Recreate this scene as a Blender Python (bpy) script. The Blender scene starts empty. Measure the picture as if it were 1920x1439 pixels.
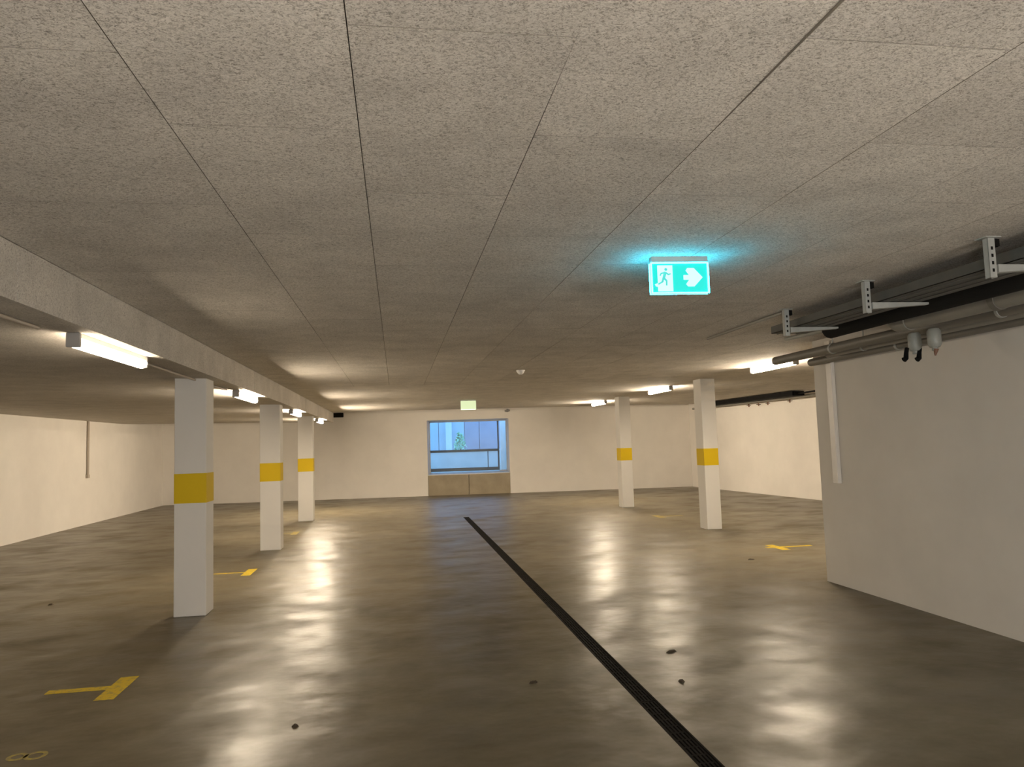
import bpy, bmesh, math, random
from mathutils import Vector, Matrix
random.seed(7)
SC = bpy.context.scene
COL = SC.collection

# ------------------------------------------------------------------ camera
yaw, pitch, roll = math.radians(8.996), math.radians(4.598), math.radians(-1.803)
fwd = Vector((math.sin(yaw)*math.cos(pitch), math.cos(yaw)*math.cos(pitch), math.sin(pitch)))
right = Vector((math.cos(yaw), -math.sin(yaw), 0)); up = right.cross(fwd)
r2 = right*math.cos(roll)+up*math.sin(roll); u2 = up*math.cos(roll)-right*math.sin(roll)
cam_data = bpy.data.cameras.new('camera')
cam_data.sensor_fit = 'HORIZONTAL'; cam_data.sensor_width = 36; cam_data.lens = 1386.08*36/1920
cam_data.clip_start = 0.05; cam_data.clip_end = 200
cam = bpy.data.objects.new('camera', cam_data); COL.objects.link(cam)
M = Matrix.Identity(4)
for i in range(3):
    M[i][0] = r2[i]; M[i][1] = u2[i]; M[i][2] = -fwd[i]
M[0][3], M[1][3], M[2][3] = 0, 0, 1.6
cam.matrix_world = M
SC.camera = cam

# ------------------------------------------------------------------ world (dusk sky, reaches the garage only through the light well)
W = bpy.data.worlds.new('dusk_sky'); SC.world = W; W.use_nodes = True
bg = W.node_tree.nodes['Background']
bg.inputs[0].default_value = (0.20, 0.46, 0.90, 1); bg.inputs[1].default_value = 3.8
SC.view_settings.view_transform = 'Standard'; SC.view_settings.look = 'None'
SC.view_settings.exposure = 0.36; SC.view_settings.gamma = 1.0; SC.view_settings.use_curve_mapping = False
LAMP_COLOR = (1.0, 0.83, 0.62, 1); LAMP_STRENGTH = 245.0

# ------------------------------------------------------------------ materials
def new_mat(name):
    m = bpy.data.materials.new(name); m.use_nodes = True
    nt = m.node_tree; b = nt.nodes['Principled BSDF']
    return m, nt, b
def node(nt, t, **kw):
    n = nt.nodes.new(t)
    for k, v in kw.items():
        if k in n.inputs.keys() if hasattr(n.inputs, 'keys') else False: n.inputs[k].default_value = v
        else: setattr(n, k, v)
    return n
def ramp(nt, src, stops):
    r = nt.nodes.new('ShaderNodeValToRGB'); e = r.color_ramp.elements
    while len(e) < len(stops): e.new(0.5)
    for i, (p, c) in enumerate(stops):
        e[i].position = p; e[i].color = (c, c, c, 1) if isinstance(c, (int, float)) else (*c, 1)
    nt.links.new(src, r.inputs[0]); return r
def noise(nt, scale, detail=3, rough=0.55, vec=None, dist=0.0):
    n = nt.nodes.new('ShaderNodeTexNoise')
    n.inputs['Scale'].default_value = scale; n.inputs['Detail'].default_value = detail
    n.inputs['Roughness'].default_value = rough; n.inputs['Distortion'].default_value = dist
    if vec is not None: nt.links.new(vec, n.inputs['Vector'])
    return n
def mixc(nt, fac, a, b, mode='MIX'):
    m = nt.nodes.new('ShaderNodeMix'); m.data_type = 'RGBA'; m.blend_type = mode
    for s, v in ((m.inputs[0], fac), (m.inputs[6], a), (m.inputs[7], b)):
        if hasattr(v, 'links') or hasattr(v, 'is_linked'): nt.links.new(v, s)
        else: s.default_value = v if isinstance(v, (int, float)) else (*v, 1)
    return m.outputs[2]
def geo_pos(nt):
    return nt.nodes.new('ShaderNodeNewGeometry').outputs['Position']
def bump(nt, b, h, strength, dist=0.01):
    n = nt.nodes.new('ShaderNodeBump'); n.inputs['Strength'].default_value = strength; n.inputs['Distance'].default_value = dist
    nt.links.new(h, n.inputs['Height']); nt.links.new(n.outputs[0], b.inputs['Normal'])

def wood_wool(name, base, dark, light):
    m, nt, b = new_mat(name); p = geo_pos(nt)
    mp = nt.nodes.new('ShaderNodeMapping'); mp.inputs['Scale'].default_value = (0.8, 1.0, 1.0); nt.links.new(p, mp.inputs[0])
    n1 = noise(nt, 130, 4, 0.65, mp.outputs[0], 1.2)
    n2 = noise(nt, 62, 3, 0.6, mp.outputs[0], 1.5)
    n3 = noise(nt, 3.0, 3, 0.6, p)
    r1 = ramp(nt, n1.outputs[0], [(0.36, dark), (0.5, base), (0.66, light)])
    r2_ = ramp(nt, n2.outputs[0], [(0.28, 0.45), (0.42, 1.0)])
    c = mixc(nt, 0.75, r1.outputs[0], r2_.outputs[0], 'MULTIPLY')
    r3 = ramp(nt, n3.outputs[0], [(0.3, 0.86), (0.7, 1.06)])
    c = mixc(nt, 1.0, c, r3.outputs[0], 'MULTIPLY')
    oi = nt.nodes.new('ShaderNodeObjectInfo')
    r4 = ramp(nt, oi.outputs['Random'], [(0, 0.94), (1, 1.04)])
    c = mixc(nt, 1.0, c, r4.outputs[0], 'MULTIPLY')
    nt.links.new(c, b.inputs['Base Color']); b.inputs['Roughness'].default_value = 0.92
    b.inputs['Specular IOR Level'].default_value = 0.15
    bump(nt, b, n1.outputs[0], 0.55, 0.006)
    return m
M_WOOL = wood_wool('wood_wool_board', (0.70, 0.66, 0.60), (0.33, 0.30, 0.26), (0.84, 0.80, 0.74))
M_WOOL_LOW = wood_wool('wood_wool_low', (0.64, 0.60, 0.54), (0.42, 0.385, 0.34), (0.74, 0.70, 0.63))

def paint(name, col, var=0.06, rough=0.75, bscale=60, bstr=0.12):
    m, nt, b = new_mat(name); p = geo_pos(nt)
    n1 = noise(nt, 1.3, 4, 0.6, p)
    c = mixc(nt, 1.0, col, ramp(nt, n1.outputs[0], [(0.3, 1-var), (0.7, 1+var*0.3)]).outputs[0], 'MULTIPLY')
    nt.links.new(c, b.inputs['Base Color']); b.inputs['Roughness'].default_value = rough
    b.inputs['Specular IOR Level'].default_value = 0.3
    n2 = noise(nt, bscale, 3, 0.5, p); bump(nt, b, n2.outputs[0], bstr, 0.003)
    return m
M_WALL = paint('white_wall_paint', (0.82, 0.78, 0.72))
M_COLUMN = paint('white_column_paint', (0.74, 0.72, 0.68), 0.05)
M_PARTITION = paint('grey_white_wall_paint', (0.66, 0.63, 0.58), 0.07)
M_YELLOW = paint('yellow_band_paint', (0.72, 0.50, 0.004), 0.08, 0.6)
M_MARK = None
def mark_mat():
    m, nt, b = new_mat('worn_yellow_road_paint'); p = geo_pos(nt)
    n = noise(nt, 25, 4, 0.7, p)
    c = mixc(nt, ramp(nt, n.outputs[0], [(0.34, 0.0), (0.5, 1.0)]).outputs[0], (0.34, 0.27, 0.10), (0.66, 0.47, 0.01))
    nt.links.new(c, b.inputs['Base Color']); b.inputs['Roughness'].default_value = 0.5
    return m
M_MARK = mark_mat()
def faded_mark_mat():
    m, nt, b = new_mat('faded_yellow_road_paint'); p = geo_pos(nt)
    n = noise(nt, 30, 4, 0.7, p)
    c = mixc(nt, ramp(nt, n.outputs[0], [(0.36, 0.0), (0.6, 1.0)]).outputs[0], (0.25, 0.20, 0.11), (0.42, 0.33, 0.06))
    nt.links.new(c, b.inputs['Base Color']); b.inputs['Roughness'].default_value = 0.45
    return m
M_FADED = faded_mark_mat()

def floor_mat():
    m, nt, b = new_mat('power_floated_concrete'); p = geo_pos(nt)
    mp = nt.nodes.new('ShaderNodeMapping'); mp.inputs['Scale'].default_value = (0.8, 1.0, 1.0); nt.links.new(p, mp.inputs[0])
    a = noise(nt, 0.55, 5, 0.6, mp.outputs[0], 0.2)
    d = noise(nt, 2.6, 4, 0.55, mp.outputs[0], 0.2)
    f = noise(nt, 40, 3, 0.6, p)
    c = ramp(nt, a.outputs[0], [(0.3, (0.112, 0.092, 0.055)), (0.5, (0.148, 0.124, 0.078)), (0.7, (0.186, 0.158, 0.106))]).outputs[0]
    c = mixc(nt, 0.8, c, ramp(nt, d.outputs[0], [(0.22, 0.66), (0.55, 1.0), (0.78, 1.14)]).outputs[0], 'MULTIPLY')
    c = mixc(nt, 0.5, c, ramp(nt, f.outputs[0], [(0.3, 0.86), (0.6, 1.0)]).outputs[0], 'MULTIPLY')
    nt.links.new(c, b.inputs['Base Color'])
    rr = noise(nt, 1.7, 4, 0.5, mp.outputs[0], 0.2)
    ro = ramp(nt, rr.outputs[0], [(0.32, 0.285), (0.5, 0.33), (0.68, 0.46)])
    nt.links.new(ro.outputs[0], b.inputs['Roughness'])
    sp_n = noise(nt, 2.3, 5, 0.6, mp.outputs[0], 0.4)
    nt.links.new(ramp(nt, sp_n.outputs[0], [(0.34, 0.08), (0.5, 0.20), (0.66, 0.36)]).outputs[0], b.inputs['Specular IOR Level'])
    h = noise(nt, 2.8, 3, 0.5, mp.outputs[0], 0.0)
    bump(nt, b, h.outputs[0], 0.42, 0.03)
    return m
M_FLOOR = floor_mat()

def simple(name, col, rough=0.5, metal=0.0, var=0.12, scale=9.0):
    m, nt, b = new_mat(name); p = geo_pos(nt)
    n = noise(nt, scale, 4, 0.6, p)
    c = mixc(nt, 1.0, col, ramp(nt, n.outputs[0], [(0.3, 1-var), (0.7, 1.0)]).outputs[0], 'MULTIPLY')
    nt.links.new(c, b.inputs['Base Color']); b.inputs['Roughness'].default_value = rough; b.inputs['Metallic'].default_value = metal
    return m
M_IRON = simple('dark_cast_iron', (0.010, 0.008, 0.006), 0.8, 0.0, 0.3)
M_BLACK = simple('black_plastic', (0.008, 0.0075, 0.007), 0.7)
M_BLACKINS = simple('black_pipe_insulation', (0.016, 0.016, 0.015), 0.8)
for m_ in (M_IRON, M_BLACK, M_BLACKINS): m_.node_tree.nodes['Principled BSDF'].inputs['Specular IOR Level'].default_value = 0.08
M_GALV = simple('galvanised_steel', (0.42, 0.43, 0.41), 0.5, 0.2, 0.2)
M_TRAY = simple('dull_galvanised_tray', (0.09, 0.09, 0.082), 0.6, 0.2, 0.2)
M_PIPE = simple('grey_plastic_pipe', (0.25, 0.24, 0.21), 0.5, 0.0, 0.15, 4)
M_PIPE2 = simple('dark_grey_plastic_pipe', (0.17, 0.16, 0.138), 0.5, 0.0, 0.15, 4)
M_VALVE = simple('pale_grey_plastic', (0.30, 0.31, 0.285), 0.45)
M_DUCT = simple('white_plastic_trunking', (0.80, 0.76, 0.70), 0.4, 0.0, 0.05)
M_BEIGE = simple('beige_plastic_conduit', (0.46, 0.40, 0.33), 0.5, 0.0, 0.05)
M_HOUSING = simple('lamp_housing_grey', (0.55, 0.53, 0.50), 0.5, 0.0, 0.05)
M_CAP = simple('lamp_end_cap_grey', (0.28, 0.27, 0.26), 0.5, 0.0, 0.05)
M_LEAF = simple('dry_brown_leaf', (0.055, 0.038, 0.02), 0.8)
M_FRAME = simple('blue_grey_window_frame', (0.16, 0.20, 0.24), 0.45, 0.2)
M_CONC = simple('bare_concrete', (0.40, 0.34, 0.24), 0.8, 0.0, 0.25, 2.5)
M_SILL = simple('pale_sill_stone', (0.75, 0.75, 0.74), 0.5)
M_OUTWALL = simple('pale_rendered_wall', (0.62, 0.66, 0.66), 0.8, 0.0, 0.15, 1.5)
M_OUTGREY = simple('grey_facade_panel', (0.34, 0.30, 0.34), 0.7, 0.0, 0.2, 1.2)
M_OUTBLUE = simple('blue_grey_facade_panel', (0.42, 0.50, 0.54), 0.7, 0.0, 0.15, 1.2)
M_GREEN = simple('shrub_leaf_green', (0.30, 0.60, 0.36), 0.6, 0.0, 0.4, 20)
M_WHITE = simple('white_plastic', (0.78, 0.77, 0.74), 0.45, 0.0, 0.05)
M_BRASS = simple('red_brown_plastic', (0.20, 0.09, 0.05), 0.5)

def emis(name, col, strength, base=1.0):
    m, nt, b = new_mat(name)
    b.inputs['Base Color'].default_value = (*[min(1, v)*base for v in col[:3]], 1)
    b.inputs['Emission Color'].default_value = (*col[:3], 1); b.inputs['Emission Strength'].default_value = strength
    b.inputs['Roughness'].default_value = 0.4
    return m
M_TUBE = emis('glowing_lamp_diffuser', LAMP_COLOR, LAMP_STRENGTH)
M_TUBE_DIM = emis('dimmed_lamp_diffuser', LAMP_COLOR, 24.0)
M_TUBES = [M_TUBE_DIM]+[emis('lamp_diffuser_glow', LAMP_COLOR, LAMP_STRENGTH*k) for k in (0.62, 0.85, 1.7, 0.80, 0.72, 1.25)]
M_FILL_COOL = emis('cool_white_fill_diffuser', (1.0, 0.94, 0.87), 235.0)  # diffuser of the two fill lamps added behind the viewer
M_SGREEN = emis('lit_sign_green', (0.002, 0.66, 0.58), 1.0, 0.02)
M_SWHITE = emis('lit_sign_white', (0.50, 1.0, 0.94), 1.1, 0.05)
M_SEDGE = emis('lit_sign_edge', (0.012, 0.62, 0.95), 46.0, 0.05)
M_SMAN = emis('lit_sign_figure', (0.04, 0.36, 0.33), 1.0)
M_FAR = emis('lit_far_sign_face', (0.66, 0.76, 0.44), 0.85, 0.1)
M_FAREDGE = emis('lit_far_sign_edge', (0.72, 0.86, 0.60), 1.6, 0.1)

def glass_mat():
    m = bpy.data.materials.new('window_glass'); m.use_nodes = True; nt = m.node_tree
    for n in list(nt.nodes): nt.nodes.remove(n)
    o = nt.nodes.new('ShaderNodeOutputMaterial'); t = nt.nodes.new('ShaderNodeBsdfTransparent'); g = nt.nodes.new('ShaderNodeBsdfGlossy')
    t.inputs[0].default_value = (0.90, 0.95, 0.97, 1); g.inputs['Roughness'].default_value = 0.22
    x = nt.nodes.new('ShaderNodeMixShader'); fr = nt.nodes.new('ShaderNodeFresnel'); fr.inputs[0].default_value = 1.45
    nt.links.new(fr.outputs[0], x.inputs[0]); nt.links.new(t.outputs[0], x.inputs[1]); nt.links.new(g.outputs[0], x.inputs[2])
    nt.links.new(x.outputs[0], o.inputs[0]); return m
M_GLASS = glass_mat()

# ------------------------------------------------------------------ geometry helpers
class MB:
    def __init__(s): s.v = []; s.f = []; s.sm = []
    def add(s, vs, fs, smooth=False):
        o = len(s.v); s.v += [tuple(v) for v in vs]; s.f += [tuple(i+o for i in f) for f in fs]; s.sm += [smooth]*len(fs); return s
    def box(s, x0, x1, y0, y1, z0, z1):
        return s.add([(x0,y0,z0),(x1,y0,z0),(x1,y1,z0),(x0,y1,z0),(x0,y0,z1),(x1,y0,z1),(x1,y1,z1),(x0,y1,z1)],
                     [(3,2,1,0),(4,5,6,7),(0,1,5,4),(1,2,6,5),(2,3,7,6),(3,0,4,7)])
    def prism(s, pts, z0, z1):           # pts counter-clockwise in plan; z may be per-point lists
        n = len(pts); za = z0 if isinstance(z0, (list, tuple)) else [z0]*n; zb = z1 if isinstance(z1, (list, tuple)) else [z1]*n
        vs = [(p[0], p[1], za[i]) for i, p in enumerate(pts)]+[(p[0], p[1], zb[i]) for i, p in enumerate(pts)]
        fs = [tuple(range(n-1, -1, -1)), tuple(range(n, 2*n))]+[(i, (i+1) % n, n+(i+1) % n, n+i) for i in range(n)]
        return s.add(vs, fs)
    def tube(s, pts, r, seg=16, caps=True):
        P = [Vector(p) for p in pts]; R = r if isinstance(r, (list, tuple)) else [r]*len(P)
        rings = []; n = None
        for i, p in enumerate(P):
            t = (P[min(i+1, len(P)-1)]-P[max(i-1, 0)]).normalized()
            if n is None: n = t.cross(Vector((0, 0, 1)) if abs(t.z) < 0.9 else Vector((1, 0, 0))).normalized()
            else: n = (n-t*n.dot(t)).normalized()
            b = t.cross(n)
            rings.append([p+(n*math.cos(2*math.pi*k/seg)+b*math.sin(2*math.pi*k/seg))*R[i] for k in range(seg)])
        vs = [v for g in rings for v in g]; fs = []
        for i in range(len(P)-1):
            for k in range(seg):
                a = i*seg+k; c = i*seg+(k+1) % seg; fs.append((a, c, c+seg, a+seg))
        s.add(vs, fs, True)
        if caps:
            s.add(rings[0], [tuple(range(seg-1, -1, -1))]); s.add(rings[-1], [tuple(range(seg))])
        return s
    def mesh(s, name):
        me = bpy.data.meshes.new(name); me.from_pydata(s.v, [], s.f)
        me.polygons.foreach_set('use_smooth', s.sm); me.update()
        bm = bmesh.new(); bm.from_mesh(me); bmesh.ops.recalc_face_normals(bm, faces=bm.faces); bm.to_mesh(me); bm.free()
        return me
    def build(s, name, mat, parent=None, loc=(0, 0, 0), bevel=0.0):
        me = s.mesh(name); me.materials.append(mat)
        if bevel:
            bm = bmesh.new(); bm.from_mesh(me); bmesh.ops.remove_doubles(bm, verts=bm.verts, dist=1e-5)
            bmesh.ops.bevel(bm, geom=list(bm.edges), offset=bevel, segments=2, affect='EDGES', profile=0.5); bm.to_mesh(me); bm.free()
        return link(name, me, parent, loc)
def link(name, me, parent=None, loc=(0, 0, 0)):
    o = bpy.data.objects.new(name, me); COL.objects.link(o); o.location = loc
    if parent: o.parent = parent
    return o
def empty(name, loc=(0, 0, 0), rz=0):
    o = bpy.data.objects.new(name, None); COL.objects.link(o); o.location = loc; o.rotation_euler.z = rz; o.empty_display_size = 0.1
    return o
def tag(o, label, cat, group=None, kind=None):
    o['label'] = label; o['category'] = cat
    if group: o['group'] = group
    if kind: o['kind'] = kind
    return o
def copy_tree(o, parent=None):
    c = o.copy(); COL.objects.link(c); c.parent = parent
    for ch in list(o.children): copy_tree(ch, c)
    return c

ZC, ZL, YS = 2.62, 2.345, 21.3          # main ceiling underside, lower ceiling underside, end of both
XF = -1.775                             # fascia between the two
BA = math.atan(-0.09)                   # back wall is slightly skewed
def back_y(x): return 23.95-0.09*x

# ------------------------------------------------------------------ floor
DX0, DX1, DY1 = 1.425, 1.548, 16.5
fb = MB()
for (a, b_, c, d) in ((-7.6, DX0, -6.4, 26.3), (DX1, 11.6, -6.4, 26.3), (DX0, DX1, DY1, 26.3)):
    fb.box(a, b_, c, d, -0.22, 0.0)
floor = tag(fb.build('floor', M_FLOOR), 'brownish polished concrete garage floor with glossy lamp reflections', 'floor', kind='structure')

# ------------------------------------------------------------------ walls
w = MB().prism([(-7.42, -6.4), (-7.22, -6.4), (-7.22, 24.9), (-7.42, 24.9)], 0, 2.95)
tag(w.build('wall_left', M_WALL), 'long white painted wall on the left behind the parking bays', 'wall', kind='structure')
w = MB().prism([(10.75, 7.2), (11.0, 7.2), (9.95, 23.3), (9.5, 23.08)], 0, 2.95)
tag(w.build('wall_right', M_WALL), 'white painted wall at far right beyond the two columns', 'wall', kind='structure')
w = MB().prism([(4.59, -6.4), (11.2, -6.4), (11.2, 7.55), (4.59, 7.55)], 0, 2.95)
tag(w.build('wall_partition', M_PARTITION), 'near white wall block jutting in at the right with pipes above', 'wall', kind='structure')
w = MB().box(-7.42, 4.59, -2.2, -2.0, 0, 2.95)
tag(w.build('wall_rear', M_WALL), 'white wall behind the viewer', 'wall', kind='structure')
# back wall in its own frame: opening 2.62 wide, 2.41 high, 1.6 deep reveal
OX = 2.28; OY = back_y(OX)
bw = empty('wall_back', (OX, OY, 0), BA)
tag(bw, 'white painted end wall around the blue lit window opening', 'wall', kind='structure')
hw, ht, dp = 1.312, 2.40, 1.6
MB().box(-9.9, -hw, 0, dp, 0, 3.3).box(hw, 7.6, 0, dp, 0, 3.3).box(-hw, hw, 0, dp, ht, 3.3).build('wall_surface', M_WALL, bw)

# ------------------------------------------------------------------ window_1
w1 = empty('window_1', (OX, OY, 0), BA)
tag(w1, 'deep blue lit window opening with bare concrete parapet in end wall', 'window', kind='structure')
MB().box(-hw+0.003, -0.02, 0.04, 1.55, 0, 0.64).build('parapet_panel', M_CONC, w1)
MB().box(-0.005, hw-0.003, 0.04, 1.55, 0, 0.64).build('parapet_panel', M_CONC, w1)
MB().box(-hw+0.003, hw-0.003, 0.03, 1.55, 0.64, 0.665).build('sill', M_SILL, w1)
MS = hw-0.26                              # mullion left of the added side pane that shows as the lit jamb
MB().box(-hw, -hw+0.03, 1.46, 1.54, 0.665, ht).box(hw-0.02, hw, 1.46, 1.54, 0.665, ht).box(-hw, hw, 1.46, 1.54, ht-0.03, ht).box(MS, hw, 1.46, 1.54, 0.665, 0.70).build('window_frame', M_SILL, w1)
MB().box(-hw+0.03, MS, 1.46, 1.54, 0.70, 0.81).build('bottom_rail', M_FRAME, w1)
MB().box(MS-0.05, MS, 1.45, 1.55, 0.70, ht-0.03).build('mullion', M_FRAME, w1)
MB().box(-hw+0.03, MS-0.05, 1.45, 1.55, 1.345, 1.425).build('transom', M_FRAME, w1)
MB().box(MS-0.40, MS-0.37, 1.47, 1.53, 0.81, 1.345).build('mullion', M_FRAME, w1)
MB().box(-hw+0.03, MS-0.05, 1.495, 1.505, 1.425, ht-0.03).build('window_pane', M_GLASS, w1)
MB().box(-hw+0.03, MS-0.40, 1.495, 1.505, 0.81, 1.345).build('window_pane', M_GLASS, w1)
MB().box(MS-0.37, MS-0.05, 1.495, 1.505, 0.81, 1.345).build('window_pane', M_GLASS, w1)
MB().box(MS, hw-0.02, 1.495, 1.505, 0.70, ht-0.03).build('window_pane', M_GLASS, w1)

# light well outside
def out_point(x, y, z=0):
    c, s = math.cos(BA), math.sin(BA); return (OX+x*c-y*s, OY+x*s+y*c, z)
lw = empty('light_well', out_point(0, 0), BA)
tag(lw, 'pale rendered light well wall seen through the window', 'light well', kind='structure')
MB().box(-4.5, 5.5, 1.6, 7.0, -0.2, 0.55).build('well_floor', M_CONC, lw)
MB().box(-4.5, 5.5, 3.6, 3.85, 0.55, 1.36).build('retaining_wall', M_OUTWALL, lw)
MB().box(-4.5, 5.5, 3.55, 3.9, 1.36, 1.40).build('coping', M_SILL, lw)
for k, (a, b_, mt) in enumerate(((-4.5, -1.16, M_OUTBLUE), (-1.14, -0.12, M_OUTBLUE), (-0.10, 0.48, M_OUTGREY), (0.50, 1.45, M_OUTGREY), (1.47, 5.5, M_OUTBLUE))):
    MB().box(a, b_, 6.2, 6.3, 0.55, 3.3).build('facade_panel', mt, lw)
MB().box(-4.5, 5.5, 6.3, 6.5, 0.55, 3.3).build('facade_wall', M_OUTGREY, lw)
MB().box(hw-0.16, hw+1.2, 2.5, 2.7, 0.55, 3.0).build('jamb_light_wall', M_SILL, lw)  # pale wall added to pass for the daylit jamb in the side pane
MB().box(-0.86, -0.62, 5.95, 6.2, 0.55, 3.3).build('pilaster', M_OUTWALL, lw)
sh = empty('shrub', out_point(-0.28, 4.7, 0.55), 0)
tag(sh, 'green shrub outside behind the window glass', 'shrub')
MB().tube([(0, 0, 0), (0.01, 0, 0.5), (0, 0.02, 0.9)], [0.03, 0.022, 0.012], 8).build('stem', M_LEAF, sh)
lf = MB()
for k in range(420):
    t = random.random(); z = 0.35+1.15*t; rad = 0.34*math.sqrt(random.random())*(1.1-0.75*t)
    a = random.uniform(0, 6.28); c = Vector((rad*math.cos(a), rad*math.sin(a), z)); s_ = random.uniform(0.05, 0.09)
    d1 = Vector((random.gauss(0, 1), random.gauss(0, 1), random.gauss(0, 1))).normalized(); d2 = d1.orthogonal().normalized()
    lf.add([c-d1*s_, c+d2*s_*0.45, c+d1*s_, c-d2*s_*0.45], [(0, 1, 2, 3)])
fol = lf.build('foliage', M_GREEN, sh); fol['kind'] = 'stuff'

# ------------------------------------------------------------------ ceilings
M_EDGE = simple('joint_shade_board_edge', (0.27, 0.24, 0.20), 0.95)  # shade of the joints put into the colour of the board sides
def panel_mesh(wx, ly):
    me = MB().box(-wx/2, wx/2, -ly/2, ly/2, 0, PT).mesh('ceiling_panel'); me.materials.append(M_WOOL); me.materials.append(M_EDGE)
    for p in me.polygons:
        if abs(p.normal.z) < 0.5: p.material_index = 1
    return me
PX = [XF, -0.68, -0.10, 0.472, 1.066, 1.667, 2.255, 2.845, 3.435, 4.02, 4.59]
PO = [1.933, 2.352, 1.747, 2.344, 1.69, 2.31, 1.72, 2.31, 1.73, 2.32]
PL, PT, Y_END = 1.2, 0.025, 12.5
cb = MB().box(XF, 10.9, -6.4, YS, ZC+0.04, 2.95)
cb.prism([(-7.6, -6.7), (11.4, -6.7), (11.4, 23.3), (-7.6, 25.1)], 2.95, 3.12)
cb.box(XF, 4.59, Y_END, YS, ZC, ZC+0.05).box(4.59, 10.9, 7.4, YS, ZC, ZC+0.05).box(XF, 4.59, -6.4, -0.9, ZC, ZC+0.05)
ceil = tag(cb.build('ceiling', M_WOOL), 'grey wood wool board ceiling over the driving aisle', 'ceiling', kind='structure')
gap = 0.003
for i in range(len(PX)-1):
    me_full = None
    wdt = PX[i+1]-PX[i]-gap
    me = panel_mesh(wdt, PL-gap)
    xc = (PX[i]+PX[i+1])/2
    y = PO[i]-3*PL
    while y < Y_END-0.02:
        a, b_ = max(y, -0.9), min(y+PL, Y_END)
        if b_-a > 0.05:
            z = ZC+random.uniform(-0.0004, 0.0004)
            loose = i == 3 and abs(y+PL-2.344) < 0.01      # one board sits loose, near end pushed up
            if loose: z = ZC+0.006
            if b_-a > PL-0.01:
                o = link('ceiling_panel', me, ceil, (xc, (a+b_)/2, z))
                if loose: o.rotation_euler.x = -0.010
            else:
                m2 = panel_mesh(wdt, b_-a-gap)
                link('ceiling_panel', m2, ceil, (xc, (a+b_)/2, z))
        y += PL
# lower ceiling over the left bays; rises a little towards the outer wall
low = MB().prism([(-7.22, -6.4), (XF-0.03, -6.4), (XF-0.03, YS), (-7.22, YS)], [2.43, ZL, ZL, 2.43], 2.95)
low = tag(low.build('ceiling', M_WOOL_LOW), 'lower wood wool ceiling above the left parking bays', 'ceiling', kind='structure')
me = MB().box(-0.03, 0.0, -(PL-0.004)/2, (PL-0.004)/2, ZL, ZC-0.002).mesh('fascia_board'); me.materials.append(M_WOOL_LOW)
y = -1.0
while y < YS-PL/2:
    link('fascia_board', me, low, (XF+random.uniform(-0.001, 0.001), y+PL/2, 0)); y += PL

# ------------------------------------------------------------------ columns
def column(x, y, wx, wy, top, label):
    t = empty('concrete_column', (x, y, 0)); tag(t, label, 'column', 'white columns with yellow bands')
    MB().box(-wx/2, wx/2, -wy/2, wy/2, 0, top).build('shaft', M_COLUMN, t, bevel=0.008)
    MB().box(-wx/2-0.002, wx/2+0.002, -wy/2-0.002, wy/2+0.002, 1.10, 1.40).build('yellow_band', M_YELLOW, t, bevel=0.008)
    return t
column(-2.035, 7.97, 0.305, 0.30, ZL+0.012, 'nearest white square column with yellow band on the left')
column(-2.03, 12.66, 0.32, 0.30, ZL+0.012, 'middle one of the three left columns with yellow band')
column(-2.03, 17.37, 0.33, 0.30, ZL+0.012, 'farthest of the three left columns with yellow band')
column(5.415, 12.42, 0.265, 0.32, ZC, 'nearer white column with yellow band on the right side')
column(5.375, 17.12, 0.275, 0.32, ZC, 'farther white column with yellow band on the right side')

# ------------------------------------------------------------------ fluorescent lamps
def lamp_proto():
    t = empty('fluorescent_lamp')
    MB().box(-0.030, 0.030, -0.60, 0.60, -0.03, 0.0).build('housing', M_HOUSING, t)
    # diffuser: rounded trough, open above the housing
    prof = [(-0.030, -0.03)]+[(-0.042*math.cos(a), -0.050-0.040*math.sin(a)) for a in [math.pi*k/8 for k in range(9)]]+[(0.030, -0.03)]
    n = len(prof); vs = [(p[0], yy, p[1]) for yy in (-0.595, 0.595) for p in prof]
    fs = [(k, (k+1) % n, n+(k+1) % n, n+k) for k in range(n)]+[tuple(range(n)), tuple(range(2*n-1, n-1, -1))]
    MB().add(vs, fs).build('diffuser', M_TUBE, t)
    for s_ in (-1, 1):
        MB().box(-0.040, 0.040, s_*0.610-0.016, s_*0.610+0.016, -0.088, 0.0).build('end_cap', M_CAP, t, bevel=0.006)
    return t
proto = lamp_proto()
lamps = [(-1.91, 5.38, ZL, 'nearest glowing tube lamp under the left low ceiling'),
         (-1.91, 9.95, ZL, 'glowing tube lamp between the first and second left columns'),
         (-1.91, 14.7, ZL, 'glowing tube lamp between the second and third left columns'),
         (-1.91, 19.2, ZL, 'farthest glowing tube lamp on the left beyond the third column'),
         (5.33, 9.80, ZC, 'nearest glowing tube lamp at right by the wall block'),
         (5.33, 14.40, ZC, 'glowing tube lamp between the two right columns'),
         (5.33, 19.0, ZC, 'farthest glowing tube lamp on the right beyond both columns'),
         (-0.4, -1.995, 1.25, 'added cool white fill tube on the wall behind the viewer, left'),
         (2.6, -1.995, 1.25, 'added cool white fill tube on the wall behind the viewer, right')]
for i, (x, y, z, lab) in enumerate(lamps):
    o = proto if i == 0 else copy_tree(proto)
    o.location = (x, y, z); tag(o, lab, 'lamp', 'tube lamps')
    for ch in o.children:
        if ch.name.startswith('diffuser'):
            ch.data = ch.data.copy(); ch.data.materials[0] = M_FILL_COOL if i > 6 else M_TUBES[i]
    if i > 6: o.rotation_euler = Matrix(((0, 1, 0), (0, 0, -1), (-1, 0, 0))).to_euler()  # unseen fill lamps, added to brighten the near ceiling, face forward

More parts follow.
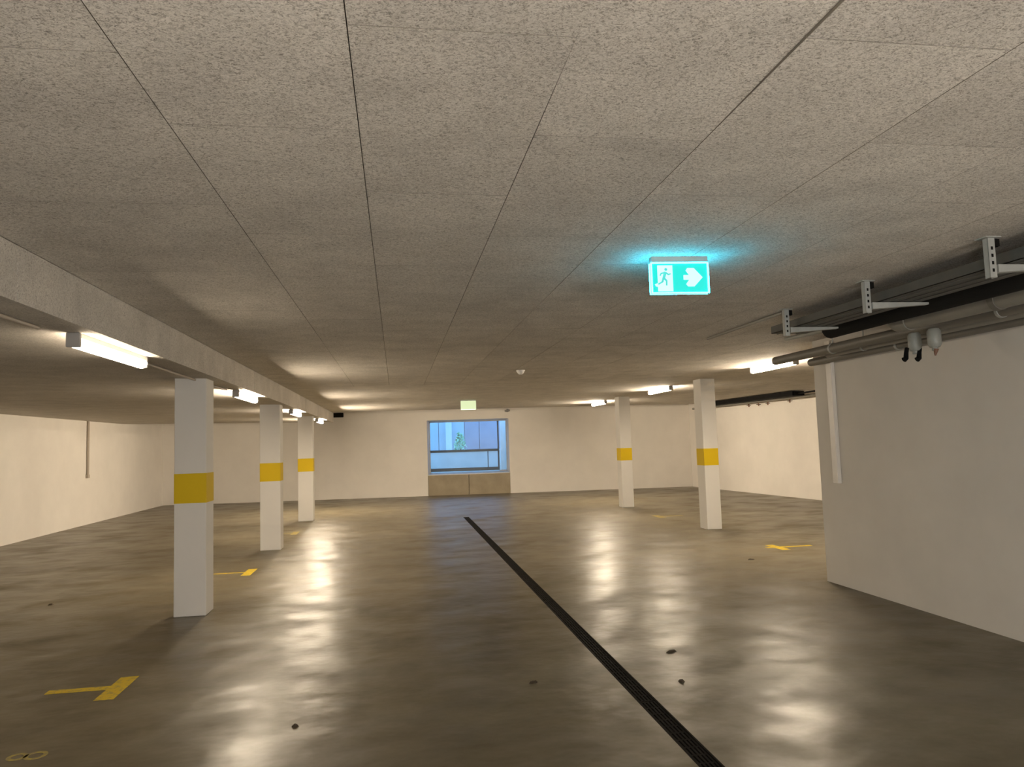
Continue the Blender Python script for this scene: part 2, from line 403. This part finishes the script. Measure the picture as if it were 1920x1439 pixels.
# conduit runs feeding the left lamps
for y0, y1, lab in ((1.4, 4.5, 'thin dark conduit running to the nearest left lamp'), (6.1, 7.81, 'thin conduit between nearest left lamp and first column'),
                    (8.13, 9.2, 'short thin conduit behind the first left column')):
    tag(MB().tube([(-1.99, y0, ZL-0.012), (-1.99, y1, ZL-0.012)], 0.011, 10).build('power_conduit', M_BEIGE), lab, 'conduit', 'lamp conduits')

# ------------------------------------------------------------------ exit signs
def sign_face(t, s_, arrow=True):
    """lit face on side s_ (-1 faces the viewer)"""
    def pl(pts, name, mat, lvl, parent=t):
        y0 = s_*(0.0142+0.0012*lvl); y1 = s_*(0.0142+0.0012*(lvl+1)); n = len(pts)
        q = [(-s_*p[0], p[1]) for p in pts]
        vs = [(a, y0, b) for a, b in q]+[(a, y1, b) for a, b in q]
        fs = [tuple(range(n)), tuple(range(2*n-1, n-1, -1))]+[(i, (i+1) % n, n+(i+1) % n, n+i) for i in range(n)]
        return MB().add(vs, fs).build(name, mat, parent)
    R = lambda a, b, c, d: [(a, c), (b, c), (b, d), (a, d)]
    f = pl(R(-0.158, 0.158, -0.195, -0.030), 'sign_face', M_SGREEN, 0)
    pl(R(-0.130, -0.042, -0.191, -0.042), 'door_symbol', M_SWHITE, 1, f)
    # arrow: head with swept back wings and stub shaft
    pl([(0.020, -0.098), (0.020, -0.126), (0.052, -0.126), (0.034, -0.150), (0.044, -0.164), (0.082, -0.164), (0.132, -0.112), (0.082, -0.058), (0.044, -0.058), (0.034, -0.073), (0.052, -0.098)], 'arrow_symbol', M_SWHITE, 1, f)
    # running figure
    hd = [(-0.081+0.0085*math.cos(k*math.pi/5), -0.066+0.0085*math.sin(k*math.pi/5)) for k in range(10)]
    m = pl(hd, 'running_figure', M_SMAN, 2, f)
    def limb(a, b, wd, wd2=None):
        a = Vector(a); b = Vector(b); n = (b-a).orthogonal().normalized(); wd2 = wd2 or wd
        pl([a+n*wd, b+n*wd2, b-n*wd2, a-n*wd], 'figure_limb', M_SMAN, 2, f)
    limb((-0.084, -0.080), (-0.096, -0.118), 0.0085, 0.0075)
    limb((-0.085, -0.084), (-0.108, -0.088), 0.0042); limb((-0.108, -0.086), (-0.116, -0.102), 0.0036)
    limb((-0.082, -0.084), (-0.066, -0.096), 0.0042); limb((-0.067, -0.096), (-0.054, -0.090), 0.0034)
    limb((-0.095, -0.114), (-0.078, -0.132), 0.0056); limb((-0.079, -0.130), (-0.080, -0.158), 0.0046)
    limb((-0.097, -0.114), (-0.104, -0.138), 0.0056); limb((-0.103, -0.136), (-0.128, -0.150), 0.0044)
    pl([(-0.148, -0.150), (-0.130, -0.143), (-0.130, -0.165), (-0.142, -0.162)], 'trailing_foot', M_SWHITE, 1, f)
sg = empty('exit_sign', (1.600, 3.93, ZC-0.006)); sg.rotation_euler.z = math.radians(-3.0)
tag(sg, 'lit green emergency exit sign with running figure and right arrow', 'exit sign')
MB().box(-0.163, 0.163, -0.022, 0.022, -0.024, 0.006).build('mounting_rail', M_GALV, sg)
MB().box(-0.160, 0.160, -0.014, 0.014, -0.199, -0.024).build('panel_body', M_WHITE, sg)
ed = MB()
for s_ in (-1, 1):
    a, b_ = sorted((s_*0.0142, s_*0.0205))
    ed.box(-0.168, 0.168, a, b_, -0.032, -0.026).box(-0.168, 0.168, a, b_, -0.202, -0.197).box(-0.168, -0.162, a, b_, -0.197, -0.032).box(0.162, 0.168, a, b_, -0.197, -0.032)
ed.build('lit_frame', M_SEDGE, sg)
sign_face(sg, -1); sign_face(sg, 1)

fs_ = empty('exit_sign', (1.655, 17.0, ZC))
tag(fs_, 'small pale green lit exit sign above the blue window', 'exit sign')
MB().box(-0.17, 0.17, -0.02, 0.02, -0.02, 0.0).build('mounting_rail', M_GALV, fs_)
MB().box(-0.175, 0.175, -0.03, 0.03, -0.215, -0.02).build('lit_panel', M_FAR, fs_)
MB().box(-0.172, 0.172, -0.032, 0.032, -0.225, -0.212).build('lit_edge', M_FAREDGE, fs_)

# ------------------------------------------------------------------ trench drain
dr = empty('trench_drain', (0, 0, 0)); tag(dr, 'long black trench drain running down the concrete floor', 'drain')
Y0 = -1.5
MB().box(DX0, DX0+0.006, Y0, DY1, -0.12, -0.03).box(DX1-0.006, DX1, Y0, DY1, -0.12, -0.03).box(DX0, DX1, Y0, DY1, -0.128, -0.12).box(DX0, DX1, DY1-0.006, DY1, -0.12, -0.03).box(DX0, DX1, -6.4, Y0, -0.128, -0.004).build('trough', M_IRON, dr)
for a in (DX0, DX1-0.010):
    MB().box(a, a+0.010, Y0, DY1, -0.03, -0.001).build('edge_rail', M_IRON, dr)
g = MB(); gx0, gx1 = DX0+0.012, DX1-0.012
for k in range(5):
    c = gx0+0.006+(gx1-gx0-0.012)*k/4; g.box(c-0.006, c+0.006, 0.004, 0.996, -0.028, -0.006)
for k in range(11):
    c = 0.012+0.976*k/10; g.box(gx0, gx1, c-0.008, c+0.008, -0.028, -0.0075)
gm = g.mesh('grate'); gm.materials.append(M_IRON)
for k in range(18): link('grate', gm, dr, (0, Y0+k, 0))

# ------------------------------------------------------------------ floor markings
def marking(name, boxes, label, mat=M_MARK):
    m = MB()
    for k, (a, b_, c, d) in enumerate(boxes): m.box(a, b_, c, d, 0.0, 0.0016)
    return tag(m.build(name, mat), label, 'floor marking', 'yellow bay markings')
marking('bay_marking', [(-1.995, -1.872, 5.37, 5.87), (-2.39, -1.995, 5.595, 5.675)], 'yellow T shaped bay marking nearest, in front of the left column')
marking('bay_marking', [(-2.02, -1.90, 10.14, 10.66), (-2.42, -2.02, 10.38, 10.43)], 'yellow bay marking on floor between first and second left columns')
marking('bay_marking', [(-2.02, -1.90, 14.65, 15.12), (-2.42, -2.02, 14.86, 14.91)], 'faint yellow bay marking between second and third left columns', M_FADED)
marking('bay_marking', [(5.27, 5.39, 9.72, 10.22), (5.39, 5.85, 9.94, 10.02), (5.17, 5.27, 9.96, 10.04)], 'yellow bay marking on floor at right before the nearer column')
marking('bay_marking', [(5.22, 5.36, 14.45, 14.95), (5.36, 5.8, 14.67, 14.75)], 'faint yellow bay marking between the two right columns', M_FADED)
# bay number 8, read from the aisle
def ring(m, cx, cy, rx, ry, t, seg=20):
    vs = []; 
    for k in range(seg):
        a = 2*math.pi*k/seg
        for zz in (0.0, 0.0014):
            vs.append((cx+rx*math.cos(a), cy+ry*math.sin(a), zz)); vs.append((cx+(rx-t)*math.cos(a), cy+(ry-t)*math.sin(a), zz))
    fs = []
    for k in range(seg):
        i = 4*k; j = 4*((k+1) % seg)
        fs += [(i+2, j+2, j+3, i+3), (i, i+1, j+1, j), (i, j, j+2, i+2), (i+1, i+3, j+3, j+1)]
    m.add(vs, fs)
nm = MB(); ring(nm, -2.045, 4.49, 0.052, 0.052, 0.022); ring(nm, -1.953, 4.49, 0.058, 0.058, 0.022)
tag(nm.build('bay_number', M_FADED), 'faded yellow painted number 8 on the floor at lower left', 'floor marking', 'yellow bay markings')

# ------------------------------------------------------------------ cable tray with hangers (right, under the ceiling)
ct = empty('cable_tray', (0, 0, 0)); tag(ct, 'galvanised cable tray hung from the ceiling along the right', 'cable tray')
TX0, TX1, TZ = 3.24, 3.56, 2.475
MB().box(TX0, TX1, -1.0, 5.95, TZ, TZ+0.004).box(TX0, TX0+0.004, -1.0, 5.95, TZ, TZ+0.062).box(TX1-0.004, TX1, -1.0, 5.95, TZ, TZ+0.062).build('tray_channel', M_TRAY, ct)
for k in range(3):
    MB().box(TX0+0.05+0.09*k, TX0+0.062+0.09*k, -1.0, 5.95, TZ-0.006, TZ).build('stiffening_rib', M_TRAY, ct)
for y in (5.55, 4.50, 3.44, 2.4):
    p = MB().box(3.145, 3.185, y-0.002, y+0.002, 2.40, ZC).box(3.145, 3.149, y, y+0.035, 2.40, ZC).box(3.181, 3.185, y, y+0.035, 2.40, ZC).box(3.12, 3.21, y-0.02, y+0.06, ZC-0.006, ZC)
    h = p.build('hanger_post', M_GALV, ct)
    for zz in (2.43, 2.47, 2.51, 2.55): MB().box(3.159, 3.171, y-0.0035, y-0.001, zz, zz+0.018).build('slot', M_BLACK, h)
    MB().box(3.188, 3.215, y-0.002, y+0.03, ZC-0.05, ZC-0.01).build('ceiling_bolt', M_BLACK, h)
    a = MB(); a.prism([(3.188, y-0.012), (3.61, y-0.012), (3.61, y+0.028), (3.188, y+0.028)], [2.425, 2.455, 2.455, 2.425], TZ-0.006)
    a.build('arm', M_GALV, ct)
tag(MB().tube([(3.16, 5.6, ZC-0.02), (3.165, 7.1, ZC-0.02)], 0.014, 10).build('ceiling_conduit', M_PIPE), 'thin pale conduit continuing from the cable tray along ceiling', 'conduit')

# ------------------------------------------------------------------ pipes
def arc(c, r, a0, a1, n=8):
    return [(c[0]+r*math.cos(a0+(a1-a0)*k/n), c[1]+r*math.sin(a0+(a1-a0)*k/n), c[2]) for k in range(n+1)]
tp = empty('drain_pipe', (0, 0, 0)); tag(tp, 'thick grey plastic pipe with elbow below the cable tray', 'pipe')
pts = [(4.0, -1.0, 2.455), (4.0, 2.0, 2.455), (4.0, 5.28, 2.455)]
MB().tube(pts, 0.066, 20).build('pipe_run', M_PIPE, tp)
el = [(4.0, 5.28+0.09*math.sin(k*math.pi/12), 2.455+0.09*(1-math.cos(k*math.pi/12))) for k in range(7)]
MB().tube([(4.0, 5.18, 2.455)]+el+[(4.0, 5.37, ZC-0.002)], 0.074, 20).build('elbow', M_PIPE, tp)
for y in (3.2, 4.3):
    MB().tube([(4.0, y, 2.455), (4.0, y+0.05, 2.455)], 0.073, 20).build('collar', M_PIPE2, tp)
    MB().box(3.993, 4.007, y+0.018, y+0.032, 2.52, ZC).build('hanger_rod', M_GALV, tp)
def pipe(pts, r, mat, label, cat='pipe', grp='pipes above the right wall block', clips=()):
    t = empty('water_pipe', (0, 0, 0)); tag(t, label, cat, grp)
    MB().tube(pts, r, 16).build('pipe_run', mat, t)
    for y in clips:
        x, z = pts[0][0], pts[0][2]
        MB().tube([(x, y, z), (x, y+0.025, z)], r+0.006, 16).build('pipe_clip', M_GALV, t)
        MB().box(x-0.005, x+0.005, y+0.007, y+0.017, z+r, ZC).build('hanger_rod', M_GALV, t)
    return t
pipe([(4.235, -1, 2.425), (4.235, 7.72, 2.425)], 0.048, M_PIPE2, 'grey pipe second from the wall block, running past its corner', clips=(2.6, 4.55, 6.6))
pipe([(4.36, -1, 2.40), (4.36, 6.9, 2.40)], 0.036, M_PIPE, 'slim grey pipe between two larger pipes above wall block', clips=(3.0, 6.3))
pipe([(4.50, -1, 2.375), (4.50, 7.45, 2.375)], 0.042, M_PIPE2, 'lowest grey pipe lying against the face of the wall block', clips=(2.4, 6.0))
tag(MB().tube([(3.78, -1, 2.515), (3.78, 5.2, 2.515), (3.80, 5.95, 2.515)], 0.085, 16).build('insulated_pipe', M_BLACKINS), 'black insulated pipe between cable tray and thick grey pipe', 'pipe')
tag(MB().tube([(3.97, 5.95, 2.545), (3.97, 7.0, 2.575)], 0.02, 10).build('short_conduit', M_VALVE), 'short pale conduit behind the elbow of thick grey pipe', 'conduit')

# two valves hanging from the pipes
def valve(x, y, label, lever, tip):
    t = empty('pipe_valve', (x, y, 2.36)); tag(t, label, 'valve', 'valves under the pipes')
    MB().tube([(0, 0, 0.02), (0, 0, 0.0), (0, 0, -0.10), (0, 0, -0.125)], [0.036, 0.050, 0.050, 0.036], 18).build('valve_body', M_VALVE, t)
    MB().tube([(0, 0, -0.12), (0, 0, -0.15)], 0.022, 12).build('outlet', M_VALVE, t)
    for dx in lever:
        MB().tube([(dx+0.012, -0.02, -0.105), (dx, -0.025, -0.14), (dx-0.006, -0.025, -0.185), (dx-0.025, -0.025, -0.198)], [0.016, 0.017, 0.020, 0.022], 10).build('lever', M_BLACK, t)
    if tip: MB().tube([(0, -0.01, -0.14), (-0.01, -0.01, -0.19)], [0.02, 0.006], 10).build('drip_tip', M_BRASS, t)
    return t
valve(4.125, 5.32, 'pale grey valve with two black levers under the pipes', (-0.10, 0.015), False)
valve(4.125, 5.10, 'pale grey valve with brown tip beside the black levers', (), True)
for y, wh in ((4.62, 'farther'), (4.42, 'nearer')):
    t = empty('wall_hook', (4.55, y, 2.335)); tag(t, wh+' of two small pipe hooks on wall block below the pipes', 'hook', 'hooks on the wall block')
    MB().tube([(0.03, 0, 0.05), (-0.01, 0, 0.04), (-0.02, 0, 0.0)], 0.008, 8).build('hook_stem', M_WHITE, t)
    MB().tube([(-0.02, 0, 0.004), (-0.02, -0.03, -0.012), (-0.01, -0.06, -0.004)], 0.010, 8).build('hook_tip', M_BRASS, t)

# trunking on the wall block and conduit on the left wall
tr = empty('cable_trunking', (4.59, 7.21, 0)); tag(tr, 'white vertical cable trunking on the edge of wall block', 'trunking')
MB().box(-0.035, 0.0, -0.05, 0.05, 1.07, 2.58).build('trunking_body', M_DUCT, tr, bevel=0.004)
MB().box(-0.041, -0.035, -0.044, 0.044, 1.075, 2.575).build('trunking_lid', M_DUCT, tr)
cl = empty('wall_conduit', (-7.22, 18.85, 0)); tag(cl, 'thin beige conduit running down the left wall', 'conduit')
MB().tube([(0.03, 0, 1.16), (0.03, 0, 2.43)], 0.028, 10).build('conduit_tube', M_BEIGE, cl)
MB().box(0, 0.06, -0.05, 0.05, 1.09, 1.17).build('outlet_box', M_BEIGE, cl, bevel=0.006)

# ------------------------------------------------------------------ far right black tray against the wall
ft = empty('cable_tray', (0, 0, 0)); tag(ft, 'black cable tray high on the far right wall behind column', 'cable tray')
MB().prism([(9.15, 16.0), (9.45, 16.0), (9.30, 21.2), (9.0, 21.2)], 2.50, 2.506).prism([(9.15, 16.0), (9.17, 16.0), (9.02, 21.2), (9.0, 21.2)], 2.50, 2.60).prism([(9.43, 16.0), (9.45, 16.0), (9.30, 21.2), (9.28, 21.2)], 2.50, 2.60).prism([(9.15, 16.0), (9.45, 16.0), (9.45, 16.02), (9.15, 16.02)], 2.50, 2.60).build('tray_channel', M_BLACK, ft)
for y in (16.8, 18.4, 20.0):
    x = 9.3-(y-16)*0.029; MB().box(x-0.01, x+0.01, y-0.01, y+0.01, 2.506, ZC).build('hanger_rod', M_BLACK, ft)
tag(MB().tube([(9.75, 9.0, 2.52), (9.62, 16.5, 2.50), (9.32, 22.3, 2.50)], 0.032, 12).build('water_pipe', M_PIPE), 'grey pipe below the black tray along the far right wall', 'pipe')
tag(MB().tube([(9.48, 9.0, 2.60), (9.38, 13.0, 2.58), (9.3, 15.98, 2.545)], 0.02, 8).build('power_cable', M_BLACK), 'dark cable entering the black tray at far right', 'cable')
for y, wh in ((17.9, 'second'), (18.35, 'third'), (18.85, 'fourth'), (16.9, 'nearest')):
    x = 9.60-(y-16.5)*0.05
    t = empty('pipe_tap', (x, y, 2.455)); tag(t, 'tiny dark tap under the far right wall pipe, '+wh+(' of four' if wh == 'nearest' else ' nearest'), 'tap', 'taps under the far pipe')
    MB().tube([(0, 0, 0.0), (0, 0, -0.08)], 0.02, 8).build('tap_body', M_BRASS, t)
    MB().box(-0.06, 0.06, -0.01, 0.01, -0.045, -0.03).build('tap_handle', M_BLACK, t)

# ------------------------------------------------------------------ small fixtures
sp = empty('wall_speaker', (-1.80, back_y(-1.80), 2.58), BA); tag(sp, 'small black box speaker at top of end wall, left', 'speaker')
MB().box(-0.16, 0.16, -0.16, -0.03, 0.0, 0.14).build('speaker_body', M_BLACK, sp, bevel=0.015)
MB().box(-0.14, 0.14, -0.166, -0.158, 0.02, 0.12).build('speaker_grille', M_IRON, sp)
MB().box(-0.03, 0.03, -0.03, 0.0, 0.04, 0.10).build('wall_bracket', M_BLACK, sp)
wc = empty('surveillance_camera', (3.56, back_y(3.56), 2.60), BA); tag(wc, 'tiny grey camera on end wall above the window corner', 'camera')
MB().box(-0.03, 0.03, -0.02, 0.0, 0.0, 0.10).build('wall_plate', M_VALVE, wc)
MB().tube([(0.07, -0.06, 0.05), (-0.08, -0.10, 0.035)], 0.032, 12).build('camera_body', M_CAP, wc)
MB().tube([(0, -0.01, 0.05), (0, -0.07, 0.05)], 0.012, 8).build('camera_arm', M_VALVE, wc)
sd = empty('smoke_detector', (1.75, 10.25, ZC)); tag(sd, 'small white smoke detector on the middle of the ceiling', 'smoke detector')
MB().tube([(0, 0, 0), (0, 0, -0.018)], 0.062, 20).build('detector_base', M_WHITE, sd)
MB().tube([(0, 0, -0.018), (0, 0, -0.035), (0, 0, -0.06)], [0.05, 0.05, 0.022], 20).build('detector_head', M_WHITE, sd)

# ------------------------------------------------------------------ bits of debris on the floor
deb = [(0.872, 5.003, 0.045, 0.024, 25, 'dark dry leaf on the floor left of the drain'), (1.822, 4.779, 0.030, 0.024, 70, 'dark crumb on the floor right of the drain'),
       (2.005, 5.446, 0.050, 0.018, 10, 'thin dark scrap on the floor right of drain, farther'), (-0.612, 4.582, 0.020, 0.022, 0, 'small black pebble on the floor near the bottom'),
       (-3.748, 8.894, 0.030, 0.03, 0, 'small dark pebble left of the nearest column'), (4.495, 9.12, 0.05, 0.035, 0, 'dark crumb on the floor by the wall block corner')]
for x, y, a, b_, rz, lab in deb:
    m = MB(); n = 9; ringv = []; 
    for k in range(n):
        t = 2*math.pi*k/n; q = random.uniform(0.7, 1.1); ringv.append((a*q*math.cos(t), b_*q*math.sin(t), 0.0005))
    topv = [(v[0]*0.6, v[1]*0.6, 0.008+random.uniform(0, 0.006)) for v in ringv]
    m.add(ringv+topv, [tuple(range(n-1, -1, -1)), tuple(range(n, 2*n))]+[(i, (i+1) % n, n+(i+1) % n, n+i) for i in range(n)])
    o = m.build('debris_scrap', M_LEAF, None, (x, y, 0)); o.rotation_euler.z = math.radians(rz)
    tag(o, lab, 'debris', 'bits of debris on the floor')
